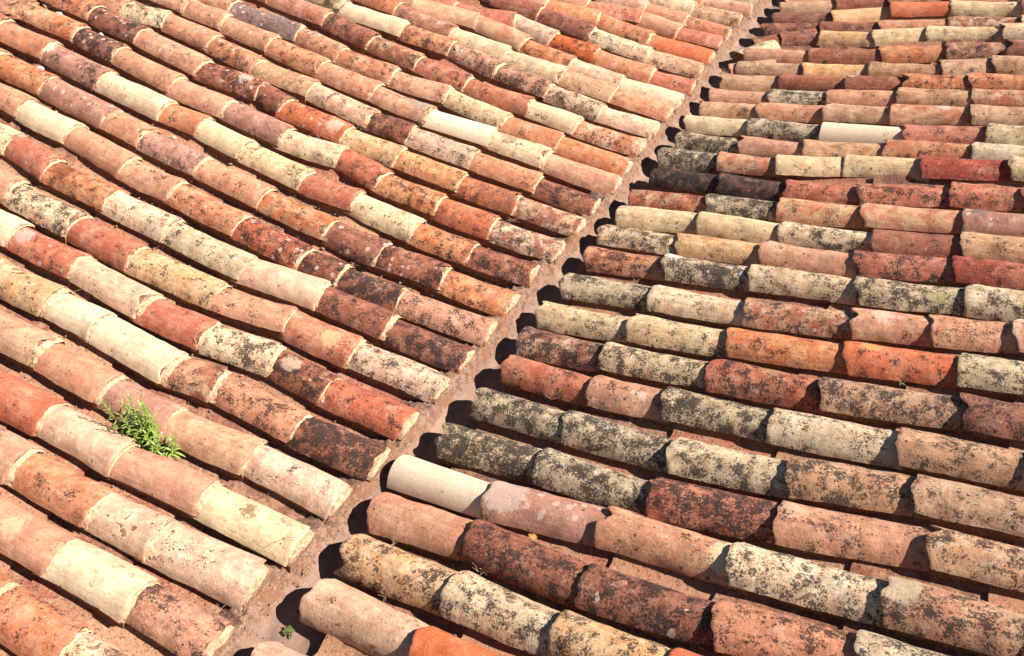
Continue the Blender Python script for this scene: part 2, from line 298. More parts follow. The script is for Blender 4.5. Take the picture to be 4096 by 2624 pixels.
# ------------------------------------------------------------------ clay codes
CLAY = {  # seen colour in sun, second tone
 'W': ((255, 224, 190), (255, 220, 186)), 'C': ((250, 218, 176), (244, 196, 152)), 'Y': ((248, 214, 164), (240, 194, 146)),
 'N': ((246, 202, 166), (236, 176, 142)), 'K': ((226, 176, 134), (202, 144, 106)), 'A': ((240, 176, 116), (244, 198, 148)),
 'P': ((222, 150, 114), (232, 172, 132)), 'M': ((204, 144, 120), (190, 128, 104)), 'O': ((224, 132, 86), (236, 164, 116)),
 'V': ((234, 122, 68), (226, 106, 58)), 'S': ((200, 86, 58), (184, 78, 56)), 'R': ((204, 110, 80), (220, 140, 106)),
 'B': ((176, 106, 80), (156, 88, 64)), 'D': ((120, 78, 66), (92, 62, 54)), 'G': ((236, 208, 168), (214, 180, 138)), 'E': ((156, 122, 112), (130, 104, 100))}
CNAME = {'W': 'clean new white', 'C': 'cream', 'Y': 'yellow', 'N': 'pale peach', 'K': 'tan', 'A': 'amber', 'P': 'pink', 'M': 'mauve',
         'O': 'orange', 'V': 'vivid orange', 'S': 'scarlet', 'R': 'red', 'B': 'brown red', 'D': 'blackish brown', 'G': 'greenish cream', 'E': 'slate grey'}
ORD = 'first second third fourth fifth sixth seventh eighth ninth tenth eleventh twelfth thirteenth fourteenth fifteenth sixteenth seventeenth eighteenth nineteenth twentieth twenty-first twenty-second twenty-third twenty-fourth twenty-fifth twenty-sixth twenty-seventh twenty-eighth twenty-ninth thirtieth'.split()
POS = 'lowest second third fourth fifth sixth seventh eighth ninth tenth eleventh twelfth'.split()
def describe(code, side, i, j):
    k, d, p = code[0], int(code[1]), int(code[2])
    s = CNAME[k]
    if k != 'W':
        if p >= 3: s += ' tile spotted pale'
        elif d >= 6: s += ' tile blackened by lichen'
        elif d >= 4: s += ' tile with black specks'
        else: s += ' tile'
    else: s += ' tile'
    return f"{s}, {POS[j]} above gutter in {ORD[i]} row from front, {'left' if side == 'L' else 'right'} slope"

# ------------------------------------------------------------------ a cover tile
MAXA = math.radians(60)
def arc_y(A): return np.sin(A*MAXA/(math.pi/2))/math.sin(MAXA)
def arc_z(A): return (np.cos(A*MAXA/(math.pi/2))-math.cos(MAXA))/(1-math.cos(MAXA))
NS, NA = 30, 24
def tile_mesh(name, L, rl, ru, hl, hu, seed, worn, mat, parent=None, mw=None, side='R', chip=0.):
    """barrel tile: x uphill from its lip, y across, z up from its edges; rl/ru half widths and hl/hu heights at lip and top"""
    th = .0135; s = np.linspace(0, 1, NS); s = s**1.25; a = np.linspace(-math.pi/2, math.pi/2, NA)
    Sg, A = np.meshgrid(s, a, indexing='ij'); Sg = Sg.ravel(); A = A.ravel()
    r0 = rl+(ru-rl)*Sg; h0 = hl+(hu-hl)*Sg
    x = Sg*L
    rs = np.random.RandomState(int(seed*1000) % 100000)
    # worn, uneven lip and sides
    P = np.stack([np.zeros_like(A), A*.09, np.zeros_like(A)+seed], 1)
    lipn = vfbm(P, 16, seed, 5)*.0095*worn + vnoise(P, 7, seed+3)*.006*worn
    corner = np.maximum(0, -np.sin(A)-.55)**1.3*rs.uniform(0.0, .09)*worn + np.maximum(0, np.sin(A)-.7)**1.3*rs.uniform(0, .06)*worn
    x = x+(lipn+corner+chip*np.exp(-((A-rs.uniform(-1, 1))/.35)**2))*np.exp(-Sg*9)
    bend = rs.uniform(-.006, .006)*worn; sag = rs.uniform(-.009, .003)*worn
    Q = np.stack([x, arc_y(A)*r0, arc_z(A)*h0], 1)
    dn = vnoise(Q, 9, seed)*.005*worn + vfbm(Q, 40, seed+1, 3)*.0011*worn
    edge = np.abs(np.sin(A))**8*vnoise(np.stack([x, np.sign(A), A*0], 1), 22, seed+5)*.004*worn
    out = []
    for t in (0, th):
        r = r0-t+dn*(1 if t == 0 else .3); h = h0-t+dn*(1 if t == 0 else .3)
        y = arc_y(A)*r; z = arc_z(A)*h+edge
        if t: z = np.maximum(z, -.002)
        y = y+bend*4*Sg*(1-Sg); z = z+sag*4*Sg*(1-Sg)
        # softened arris
        lip = np.exp(-Sg*140)*.0022*worn
        out.append(np.stack([x+(.002 if t else 0), y-np.sin(A)*lip*(1 if t == 0 else -1), z-np.cos(A)*lip*(1 if t == 0 else -1)], 1))
    V = np.concatenate(out); n = NS*NA
    F = gridfaces(NS, NA, 0)+gridfaces(NS, NA, n, flip=True)
    for q in range(NA-1): F.append((q, q+1, n+q+1, n+q)); b = (NS-1)*NA; F.append((b+q+1, b+q, n+b+q, n+b+q+1))
    for q in range(NS-1): F.append(((q+1)*NA, q*NA, n+q*NA, n+(q+1)*NA)); F.append((q*NA+NA-1, (q+1)*NA+NA-1, n+(q+1)*NA+NA-1, n+q*NA+NA-1))
    if name is None: return V, F
    return mesh_obj(name, V, F, mat, parent, True, mw)
def fill_mesh(L0, L1, rl, ru, hl, hu, drop, seed, amp, collar=None):
    """mortar core under a tile from x=L0 to x=L1: arch above, plumb sides down by drop; optional crescent proud of the lip"""
    V = []; F = []
    ns, na = 22, 15
    s = np.linspace(0, 1, ns); pr = []
    for k in range(3): pr.append((-1, -drop*(1-k/3.)))
    a = np.linspace(-math.pi/2, math.pi/2, na)
    for q in a: pr.append((math.sin(q), None if abs(q) < 1.6 else 0, q))
    for k in range(3): pr.append((1, -drop*((k+1)/3.)))
    rows = []
    for si in s:
        x = L0+(L1-L0)*si; f = x/(L1+1e-6); r = rl+(ru-rl)*f; h = hl+(hu-hl)*f
        for p in pr:
            if len(p) == 2: rows.append((x, p[0]*r, p[1]))
            else: rows.append((x, float(arc_y(p[2]))*r, float(arc_z(p[2]))*h))
    R = np.array(rows); m = len(pr); d = vfbm(R, 34, seed, 4)*amp
    nrm = np.stack([np.zeros(len(R)), np.sign(R[:, 1])*np.minimum(1, np.abs(R[:, 1])/.03), np.clip(R[:, 2]/.05, 0, 1)], 1)
    R = R+nrm*d[:, None]; R[:, 0] += vfbm(R, 30, seed+2, 3)*amp
    V += R.tolist(); F += gridfaces(ns, m, 0)
    c0 = len(V)      # end face towards the valley
    e = R[:m].copy(); cen = e.mean(0)
    V += (cen+(e-cen)*.55+np.array([-.004, 0, 0])+np.stack([vfbm(e, 50, seed+4, 3)*amp, 0*e[:, 0], 0*e[:, 0]], 1)).tolist(); V.append((cen+[-.004, 0, 0]).tolist())
    for q in range(m-1): F.append((q+1, q, c0+q, c0+q+1)); F.append((c0+q+1, c0+q, c0+m))
    F.append((0, m-1, c0+m-1, c0)); F.append((c0, c0+m-1, c0+m))
    V2, F2 = [], []
    if collar:
        ro, ho, ri, hi, w = collar; b = 0; na = 25; k = 7
        a = np.linspace(-math.pi/2, math.pi/2, na)
        prof = np.linspace(0, 1, k); pts = []
        for t in prof:
            for q in a:
                wl = w*(1+.7*noise.noise((q*1.8, seed*5, 0))+.45*noise.noise((q*6, seed*5, 3)))
                wl = max(wl, .004); u = t**.8
                # from just under the tile's lip down to the next tile's back
                x = .012*(1-t)-wl*t**1.3 + .003*noise.noise((q*9, t*3, seed))
                r = ro+(ri-ro)*u; h = ho+(hi-ho)*u; z0 = 0
                bump = .0035*noise.noise((q*7, t*4, seed+9))
                pts.append((x, float(arc_y(q))*(r+bump), float(arc_z(q))*(h+bump) - (.006 if abs(q) > 1.4 else 0)))
        V2 += pts; F2 += gridfaces(k, na, b, flip=True)
    return V, F, V2, F2

tiles = {'L': [], 'R': []}
PATCH = {('L', 3, 0): (.5, -.1, .034, (118, 84, 74)), ('R', 11, 1): (.09, .5, .05, (236, 228, 222)), ('R', 10, 3): (.34, .1, .052, (234, 200, 186)),
 ('R', 4, 2): (.96, 0, .10, (246, 226, 184)), ('R', 4, 1): (.12, .2, .10, (214, 186, 176)), ('L', 15, 3): (.2, -.1, .06, (160, 146, 150)),
 ('R', 21, 2): (.08, .4, .035, (214, 214, 218)), ('R', 7, 1): (.62, -.3, .03, (244, 208, 196)), ('R', 9, 3): (.2, .3, .04, (238, 170, 120)), ('R', 8, 2): (.5, .5, .05, (196, 150, 120)),
 ('L', 11, 8): (.9, .1, .05, (244, 226, 218)), ('L', 13, 6): (.25, 0, .045, (208, 194, 186)), ('L', 13, 4): (.15, .2, .05, (226, 192, 182)), ('L', 6, 1): (.6, 0, .045, (206, 176, 160)),
 ('L', 10, 0): (.3, .3, .03, (226, 170, 150)), ('L', 6, 5): (.75, .2, .055, (214, 178, 176)), ('L', 1, 2): (.5, .2, .045, (226, 186, 160)), ('R', 14, 4): (.15, .2, .05, (104, 104, 104)),
 ('R', 19, 3): (.6, .3, .05, (206, 196, 192)), ('R', 11, 3): (.7, -.6, .04, (206, 190, 140)), ('L', 8, 5): (.75, 0, .07, (120, 66, 46)), ('L', 5, 2): (.5, -.4, .05, (206, 150, 128)),
 ('R', 5, 3): (.1, .3, .04, (226, 190, 168)), ('R', 16, 3): (.9, -.4, .05, (200, 170, 140)), ('R', 4, 4): (.1, .3, .07, (214, 190, 168)), ('L', 7, 1): (.3, .2, .05, (232, 190, 150)),
 ('L', 15, 1): (.6, -.2, .05, (150, 128, 118)), ('L', 19, 2): (.5, .3, .06, (178, 166, 150)), ('L', 14, 8): (.6, -.5, .06, (120, 110, 84))}
k_alb = .52
def dull(c, s): y = c[0]*.35+c[1]*.55+c[2]*.1; return [(y+(q-y)*s)*k for q, k in zip(c, (1.0, .995, .955))]
def place_row(side, i, row):
    sg = SIDE[side]; n = len(row); g, t, k = SLOPE[side]
    L_std = .37 if side == 'L' else .42
    for j, (x, y, code) in enumerate(row):
        seed = (i*13+j*3.7+(0 if side == 'L' else 400)) % 97 + rnd.random()
        kd, dk, pl = code[0], int(code[1]), int(code[2]); new = kd == 'W'
        worn = .15 if new else 1.0
        wd = rnd.uniform(.97, 1.05); rl, hl = (.097 if side == 'L' else .0965)*wd, .070*rnd.uniform(.95, 1.06); ru, hu = rl*rnd.uniform(.87, .93), hl*.93
        if new: rl, hl, ru, hu = .094, .072, .086, .067
        if j+1 < n: ex, ey = row[j+1][0], row[j+1][1]
        else: ex, ey = x+sg*L_std, y+((y-row[0][1])/max(.2, abs(x-row[0][0]))*L_std*.5 if j else 0.)
        dx, dy = ex-x, ey-y; ln = math.hypot(dx, dy); ov = .055 if ln > .2 else .26
        tx, ty = ex+dx/ln*ov, ey+dy/ln*ov
        dz = rnd.uniform(-.0035, .0035)-(.012 if ln < .2 else 0)
        z0 = S(side, sg*x)+.12-hl+dz; z1 = S(side, sg*tx)+.12-hu-(.026 if side == 'L' else .021)+dz*.5
        if side == 'R' and i == 26 and j == 2: z0 += .02; z1 += .015
        p0 = Vector((x, y, z0)); p1 = Vector((tx, ty, z1)); X = (p1-p0).normalized(); L = (p1-p0).length
        Y = Vector((0, 0, 1)).cross(X).normalized(); Z = X.cross(Y)
        ro = math.radians(rnd.gauss(0, 3)*worn); Y, Z = Y*math.cos(ro)+Z*math.sin(ro), Z*math.cos(ro)-Y*math.sin(ro)
        mw = Matrix((X, Y, Z)).transposed().to_4x4(); mw.translation = p0
        chip = rnd.choice([0, 0, 0, .006, .010, .014, .022, .036])*worn
        o = tile_mesh('barrel_tile', L, rl, ru, hl, hu, seed, worn, 'clay', None, mw, side, chip)
        b1, b2 = CLAY[kd]; sat = rnd.uniform(.90, 1.04) if not new else 1.0; v = 1 if new else rnd.uniform(.93, 1.06)
        if rnd.random() < .2 and kd in 'PKOMRBA': b2 = CLAY[rnd.choice('PKNOR')][0]
        o['base'] = [c*k_alb*v for c in dull(lin(b1), sat)]; pt = PATCH.get((side, i, j))
        if pt:
            u_, a_, r_, col_ = pt; o['patch_at'] = [u_*L, math.sin(a_)*rl, math.cos(a_)*hl]; o['patch_size'] = float(r_); o['patch_tint'] = [c*.58 for c in lin((col_[0], col_[1]-3, col_[2]-18))]
        else: o['patch_at'] = [0., 0., 0.]; o['patch_size'] = 0.0; o['patch_tint'] = [0., 0., 0.]
        o['tone'] = [c*k_alb*v for c in dull(lin(b2), sat)]
        o['dark'] = 0.0 if new else (dk+rnd.uniform(0, 1.)+(.8 if side == 'L' and y > 1 and dk else 0))/9.0; o['pale'] = pl/9.0*.9; o['fresh'] = .68 if new else max(0., (.35 if dk == 0 else .12 if dk == 1 else 0)+rnd.uniform(-.1, .1))
        tag(o, describe(code, side, i, j), 'roof tile', f"barrel roof tiles of the {'left' if side == 'L' else 'right'} slope")
        # mortar: crescent at the lip on the left slope, core under the tile on both
        endt = j == 0
        if side == 'L':
            col = (rl-.0075, hl-.0075, rl*.89, hl*.93-.019, rnd.choice([.002, .003, .004, .006, .009, .015] if y > 1.4 else [.005, .008, .012, .016, .02])) if not endt else None
            L0 = .006 if not endt else -.004
            V, F, V2, F2 = fill_mesh(L0, L-.03, rl-.012, ru-.010, hl-.010, hu-.012, .085, seed, .006, col)
        else:
            V, F, V2, F2 = fill_mesh(.035 if endt else .02, L-.03, rl-.013, ru-.011, hl-.016, hu-.014, .085, seed, .007, None)
        mm = mesh_obj('bedding', V, F, 'bedding', o, False)
        if V2: mesh_obj('mortar_joint', V2, F2, 'mortar', o, False)
        if side == 'L' and endt:
            mm.data.materials.append(MAT['mortar'])
            for pg in mm.data.polygons:
                if pg.center.x < .012 and pg.center.z > .012+.03*noise.noise(pg.center*40): pg.material_index = 1
        tiles[side].append(o)
for side, rows in (('L', L_ROWS), ('R', R_ROWS)):
    for i, row in enumerate(rows): place_row(side, i, row)

# ------------------------------------------------------------------ channel tiles between the rows (past 300 tiles: one object)
def rowline(row, side):
    sg = SIDE[side]; xs = [sg*p[0] for p in row]; ys = [p[1] for p in row]
    return lambda d: float(np.interp(d, xs, ys)) if len(xs) > 1 else ys[0]
V, F, TI = [], [], []
tints = [(196, 118, 86), (178, 104, 78), (206, 140, 104), (160, 98, 76), (214, 156, 116), (186, 128, 98), (148, 100, 80)]
def pan(side, yc0, yc1, d0, d1, hw, seed):
    sg = SIDE[side]; ns, na = 9, 13; tint = lin(tints[rnd.randrange(len(tints))]); th = .014; off = len(V)
    tilt = .016
    for lay in (0, 1):
        for a in range(ns):
            f = a/(ns-1); d = d0+(d1-d0)*f; yc = yc0+(yc1-yc0)*f; w_ = hw*(1-.1*f) if False else hw*(.9+.1*f)
            for b in range(na):
                u = -1+2*b/(na-1); lipn = .008*noise.noise((u*1.5+seed, seed, 0)) if a == 0 else 0
                q = (sg*(d+lipn), yc+u*w_, seed); z = S(side, d)-(float(np.interp(yc, [.2, 1.2, 2.6], [.013, .016, .022])) if side == 'L' else .004)+.044*abs(u)**2.2+tilt*(1-f)-th*lay+.0025*noise.noise((q[0]*12, q[1]*12, seed))
                V.append((q[0], q[1], z)); TI.append(tint)
    n = ns*na; fl = sg < 0
    F.extend(gridfaces(ns, na, off, flip=fl)); F.extend(gridfaces(ns, na, off+n, flip=not fl))
    for b in range(na-1):
        f4 = (off+b, off+n+b, off+n+b+1, off+b+1); F.append(f4 if fl else f4[::-1])
for side, rows in (('L', L_ROWS), ('R', R_ROWS)):
    for i in range(-1, len(rows)):
        fa = rowline(rows[max(i, 0)], side); fb = rowline(rows[min(i+1, len(rows)-1)], side)
        sh = -.235 if i < 0 else (.235 if i == len(rows)-1 else 0)
        d = (max(.10, -rows[min(max(i, 0), len(rows)-1)][0][0]+.05) if side == 'L' else .14)+rnd.uniform(-.01, .05); dmax = max(SIDE[side]*p[0] for p in rows[min(max(i, 0), len(rows)-1)])+.8
        while d < dmax:
            l = .40*rnd.uniform(.92, 1.06); mid = lambda q: (fa(q)+fb(q)+(sh*2 if i < 0 or i == len(rows)-1 else 0))/2 - (sh/2 if sh else 0)
            pan(side, mid(d)+rnd.uniform(-.006, .006), mid(d+l)+rnd.uniform(-.006, .006), d, d+l+.05, .088, rnd.uniform(0, 90)); d += l
o = mesh_obj('channel_tiles', V, F, 'pan')
ca = o.data.color_attributes.new('tint', 'FLOAT_COLOR', 'POINT')
ca.data.foreach_set('color', np.concatenate([np.array(TI)*.56, np.ones((len(TI), 1))], 1).ravel())
tag(o, 'dusty upturned channel tiles bedded in the troughs between the barrel tile rows', 'channel tiles', None, 'stuff')

# ------------------------------------------------------------------ bedding of both slopes and the valley gutter
def sheet(name, xs, ys, zf, mat):
    X, Y = np.meshgrid(xs, ys, indexing='ij'); P = np.stack([X.ravel(), Y.ravel(), np.zeros(X.size)], 1)
    P[:, 2] = zf(P); return mesh_obj(name, P, gridfaces(len(xs), len(ys)), mat)
for side in 'LR':
    sg = SIDE[side]; xs = np.concatenate([np.arange(.13, 2.2, .03), np.arange(2.2, 7, .12)])*sg
    if side == 'L': xs = xs[::-1]
    ys = np.arange(-1.0, 9.5, .03)
    o = sheet('roof_slope', xs, ys, lambda P: np.array([S(side, abs(p[0])) for p in P])-.024+.014*vfbm(P, 16, 3, 3), 'bed')
    tag(o, f"sandy mortar bed carrying the {'left' if side == 'L' else 'right'} slope of barrel tiles", 'roof slope')
ENDY = [r[0][1] for r in L_ROWS]; ENDX = [r[0][0] for r in L_ROWS]
def bank_u(P): return P[:, 0]-np.interp(P[:, 1], ENDY, ENDX)
def gz(P):
    x = P[:, 0]; u = bank_u(P)+.012*vfbm(P, 9, 6, 4)
    fl = np.interp(x, [-.1, .0, .06, .14, .2, .3], [-.030, -.032, -.030, -.022, .0, .01])
    bk = np.interp(u, [-.2, -.10, -.03, .008, .03, .06, .09], [.0, .03, .052, .048, .016, -.016, -.032])
    bumpy = np.clip((.08-u)/.08, 0, 1)
    return np.maximum(fl, bk)+.005*vfbm(P, 11, 1, 4)+(.003+.013*bumpy)*vfbm(P, 34, 2, 4)
o = sheet('valley_gutter', np.arange(-.26, .301, .0125), np.arange(-1, 9.5, .0125), gz, 'gutter')
_P = np.array([v.co for v in o.data.vertices]); at = o.data.attributes.new('bank', 'FLOAT', 'POINT'); at.data.foreach_set('value', np.clip(1-bank_u(_P)/.075, 0, 1.5))
tag(o, 'narrow dusty brown valley gutter running between the two tiled slopes', 'gutter')

# ------------------------------------------------------------------ small things lying on the roof
def surf(x, y):
    return S('L' if x < 0 else 'R', abs(x)) if abs(x) > .15 else -.03
def tube(V, F, pts, r0, r1, ns=5):
    off = len(V); n = len(pts)
    for k, p in enumerate(pts):
        p = Vector(p); d = (Vector(pts[min(k+1, n-1)])-Vector(pts[max(k-1, 0)])).normalized(); u = d.orthogonal().normalized(); v = d.cross(u); r = r0+(r1-r0)*k/(n-1)
        for q in range(ns): a = 2*math.pi*q/ns; V.append(tuple(p+u*math.cos(a)*r+v*math.sin(a)*r))
    F.extend(gridfaces(n, ns, off, wrap=True))
def blade(V, F, base, dirv, up, L, w, droop):
    """a narrow folded leaf with a real thickness"""
    off = len(V); d = Vector(dirv).normalized(); s = d.cross(Vector(up)).normalized(); n = 7
    for k in range(n):
        t = k/(n-1); c = Vector(base)+d*L*t+Vector((0, 0, -1))*droop*t*t*L; ww = w*math.sin(math.pi*(.12+.88*t)**.8)*(1 if t < 1 else .05)+.0003
        for q, h in ((-1, .25), (0, 0), (1, .25)): V.append(tuple(c+s*q*ww+Vector(up)*h*ww))
        V.append(tuple(c-Vector(up)*.0006))
    for k in range(n-1):
        b = off+k*4
        F += [(b, b+1, b+5, b+4), (b+1, b+2, b+6, b+5), (b+2, b+3, b+7, b+6), (b+3, b, b+4, b+7)]
# green plant rooted in a trough of the left slope
pl = bpy.data.objects.new('green_plant', None); sc.collection.objects.link(pl); pl.location = (-.955, .742, .15)
tag(pl, 'bushy green weed with narrow leaves rooted between tile rows on the left slope', 'plant')
prnd = random.Random(3)
stems = []
for k in range(21):
    t = k/20; bx = -.065+.165*t+prnd.uniform(-.02, .02); by = prnd.uniform(-.025, .025)
    H = (.235 if t < .6 else .12 if t < .85 else .055)*prnd.uniform(.6, 1.12); lean = Vector((prnd.uniform(-.16, .16) if t < .7 else prnd.uniform(.1, .8), prnd.uniform(-.3, .2), 1)).normalized()
    stems.append((bx, by, .155*(-bx)*.9, H, lean))
for bx, by, bz, H, lean in stems:
    V, F = [], []; bend = Vector((prnd.uniform(-.03, .03), prnd.uniform(-.03, .03), 0)); P = [Vector((bx, by, bz))+lean*H*q/7+bend*(q/7)**2 for q in range(8)]
    tube(V, F, P, .0018, .0009); st = mesh_obj('stem', V, F, 'leaf', pl)
    LV, LF = [], []; nl = int(H/.0066)
    for q in range(nl):
        t = (q+.6)/nl; p = P[0].lerp(P[-1], t) if False else Vector((bx, by, bz))+lean*H*t+bend*t*t
        a = q*2.4+prnd.uniform(-.3, .3); el = .12+1.0*t**2; d = Vector((math.cos(a)*math.cos(el), math.sin(a)*math.cos(el), math.sin(el)))
        ln_ = prnd.uniform(.030, .052)*(1.1-.5*t)*(1.25 if bx > .06 else 1); blade(LV, LF, p, d, Vector((0, 0, 1)) if abs(d.z) < .9 else Vector((1, 0, 0)), ln_, ln_*.095, prnd.uniform(.1, .5))
    mesh_obj('leaves', LV, LF, 'leaf', st, False)
def sprout(x, y, z, n, L, label):
    V, F = [], []
    for q in range(n):
        a = q*2.4; el = prnd.uniform(.2, 1.1); b = (x+prnd.uniform(-.012, .012), y+prnd.uniform(-.014, .014), z)
        blade(V, F, b, (math.cos(a)*math.cos(el), math.sin(a)*math.cos(el), math.sin(el)), (0, 0, 1), L*prnd.uniform(.6, 1.2), L*.2, .4)
    o = mesh_obj('green_sprout', V, F, 'leaf_dull', None, False); tag(o, label, 'plant', 'small green sprouts')
sprout(-.028, .466, -.03, 12, .02, 'small green sprout in gutter shadow beside the pale peach end tile')
sprout(-.015, .385, -.025, 18, .026, 'larger green sprout in the gutter where the first row starts')
sprout(1.70, 2.215, S('R', 1.72)+.035, 5, .018, 'tiny yellowish sprout under a bright orange tile on the right slope')

# dry grass tufts and stalks
def tuft(x, y, z, n, L, label, spread=1.0, mat='straw'):
    V, F = [], []
    for q in range(n):
        a = prnd.uniform(0, 6.28); el = prnd.uniform(.1, 1.2); b = Vector((x+prnd.uniform(-.012, .012), y+prnd.uniform(-.012, .012), z)); d = Vector((math.cos(a)*math.cos(el), math.sin(a)*math.cos(el), math.sin(el)))
        side_ = d.cross(Vector((0, 0, 1))).normalized()*prnd.uniform(-.35, .35)
        l = L*prnd.uniform(.5, 1.2); tube(V, F, [b+d*l*t+side_*l*t*t+Vector((0, 0, -.25*l*t*t)) for t in (0, .2, .4, .6, .8, 1)], .0009, .0004, 4)
    o = mesh_obj('dry_tuft', V, F, mat, None, False); tag(o, label, 'dry grass', 'dry grass tufts caught between tiles')
TUFTS = [(-1.588, 3.148, .27, 12, .06, 'spiky dry tuft below a brown red tile high on the left slope'), (-1.662, 2.911, .29, 5, .07, 'thin forked dry stalk in front of a bright orange tile'),
 (-1.974, 2.934, .34, 5, .05, 'short dry stalk at a mortar joint near a vivid orange tile'), (-1.808, 1.189, .31, 4, .11, 'long pale dry stalk leaning over a pink tile on the left slope'),
 (-1.068, 5.119, .18, 7, .05, 'small dry wisp high on left slope under a brown tile'), (-.052, 3.43, -.02, 26, .05, 'dense dry grass clump in gutter beside dark brown tiles'),
 (-.07, 3.11, -.02, 16, .045, 'dry grass wisp in gutter midway up the valley'), (-.114, 1.364, -.01, 16, .03, 'white fluffy dry grass caught in gutter below a red end tile'),
 (1.004, 3.606, .23, 4, .06, 'upright dry stalk behind a tan tile on the right slope'), (1.083, 2.958, .25, 5, .035, 'short dry stalk behind a speckled cream tile, right slope'),
 (.361, 3.607, .10, 3, .06, 'single pale stalk standing between blackened tiles'), (.37, 1.775, .10, 8, .045, 'curled dry tuft below a red end tile, right slope'),
 (-1.542, 3.152, .27, 8, .05, 'second dry tuft beside the spiky one high on the left slope'), (-.413, 2.93, .08, 12, .045, 'dry tuft in a trough just above the gutter, left slope'),
 (.02, 5.46, -.02, 14, .05, 'dry grass strands far up the gutter'), (.529, .839, .13, 14, .04, 'brown dry tuft between the dark speckled tile and the amber row'),
 (.15, .834, .05, 7, .035, 'small dry wisp behind the amber speckled tile'), (-.891, 2.11, .165, 10, .03, 'tiny dry tuft above a blackened tile on the left slope'),
 (-.25, .296, .06, 14, .035, 'dry tuft in the trough beside the lowest left slope tiles'), (.402, 2.69, .10, 22, .045, 'brown dry clump below the speckled orange end tile'),
 (.253, .621, .06, 8, .03, 'dry wisp behind the pale peach end tile'), (.03, 4.6, -.02, 12, .045, 'thin dry strands in gutter beside pink end tiles'), (-.08, 1.9, -.02, 9, .05, 'loose dry strands lying in gutter beside cream tiles'),
 (-.07, 2.45, -.02, 10, .045, 'fine dry strands in gutter under an orange end tile'), (1.35, 3.79, .31, 14, .035, 'fuzzy dry clump below a yellow tile on the right slope')]
for t in TUFTS: tuft(*t)
def twig(pts, r, label, mat='twig'):
    V, F = [], []; tube(V, F, pts, r, r*.6, 6); o = mesh_obj('twig', V, F, mat); tag(o, label, 'twig', 'fallen twigs')
twig([(-.83, .49, .172), (-.79, .497, .166), (-.755, .485, .160), (-.70, .50, .150)], .0022, 'brown twig lying in a trough next to the pink streaked tile')
twig([(-.37, .30, .078), (-.34, .27, .076), (-.32, .255, .074)], .0018, 'short brown twig in the trough above the lowest left tiles')
twig([(-.20, .585, .146), (-.185, .61, .152), (-.16, .63, .153), (-.135, .645, .146)], .0010, 'thin curved stalk resting on the yellow end tile')
V, F = [], []
for q in range(7):
    a = q*.9; tube(V, F, [(-.105, .72, -.012), (-.105+.03*math.cos(a), .72+.03*math.sin(a), -.008), (-.105+.055*math.cos(a+.2), .72+.055*math.sin(a+.2), -.012)], .0009, .0005, 4)
o = mesh_obj('dry_sprig', V, F, 'straw'); tag(o, 'star shaped dry sprig lying on the gutter floor', 'dry sprig')
V, F = [], []; blade(V, F, (.66, 1.02, .175), (-1, .35, .12), (0, 0, 1), .04, .012, .3)
MAT['dead_leaf'] = rough_material('dead_leaf_brown', (214, 150, 74), (190, 120, 56), (226, 176, 110), 40, .3, world=True)
o = mesh_obj('dead_leaf', V, F, 'dead_leaf', None, False); tag(o, 'curled orange dead leaf in a trough beside a red brown tile', 'leaf')

# loose grit, mortar crumbs and bird-white flakes lying in the troughs
def crumbs(name, mat, spots, label):
    V, F = [], []
    for x, y, z, r in spots:
        off = len(V); n = 0; sx, sy, sz = (prnd.uniform(.6, 1.3) for _ in range(3))
        for (a, b, c) in ((1,0,0),(-1,0,0),(0,1,0),(0,-1,0),(0,0,1),(0,0,-1),(.6,.6,.55),(-.6,.6,.55),(.6,-.6,.55),(-.6,-.6,.55)):
            j_ = prnd.uniform(.75, 1.2); V.append((x+a*r*sx*j_, y+b*r*sy*j_, z+c*r*sz*.7*j_))
        F += [(off+q[0], off+q[1], off+q[2]) for q in ((4,6,8),(4,9,8),(4,7,9),(4,6,7),(0,6,8),(2,6,7),(1,7,9),(3,8,9),(0,6,2),(2,7,1),(1,9,3),(3,8,0),(5,0,2),(5,2,1),(5,1,3),(5,3,0))]
    me_o = mesh_obj(name, V, F, mat, None, False); tag(me_o, label, 'loose grit', None, 'stuff')
sp = []; wsp = []
for side, rows in (('L', L_ROWS), ('R', R_ROWS)):
    sg = SIDE[side]
    for i in range(len(rows)-1):
        fa, fb = rowline(rows[i], side), rowline(rows[i+1], side); dm = min(abs(rows[i][-1][0]), abs(rows[i+1][-1][0]))+.3
        for q in range(int(dm*(60 if side == 'L' else 45))):
            d = prnd.uniform(.15, dm); u = prnd.gauss(0, .35); y = (fa(d)+fb(d))/2+u*.075; z = S(side, d)+.02+.03*abs(u)**2; r = prnd.choice([.002, .002, .003, .003, .004, .006])*(1 if prnd.random() < .95 else 2)
            z -= .02
            if prnd.random() < .014: wsp.append((sg*d, y, z+.003, r*1.1))
            else: sp.append((sg*d, y, z, r))
for q in range(1100):
    y = prnd.uniform(-.2, 7); x = prnd.gauss(-.09, .045) if prnd.random() < .75 else prnd.uniform(-.1, .1); sp.append((x, y, float(np.interp(x, [-.19, -.13, -.075, -.03, .1], [.045, .038, .004, -.026, -.03]))+.002, prnd.choice([.0015, .002, .003, .0045])))
crumbs('grit', 'gravel', sp, 'sandy grit and mortar crumbs scattered along the troughs and gutter')
crumbs('white_flakes', 'white', wsp, 'scattered white flakes of lime lying in the troughs')
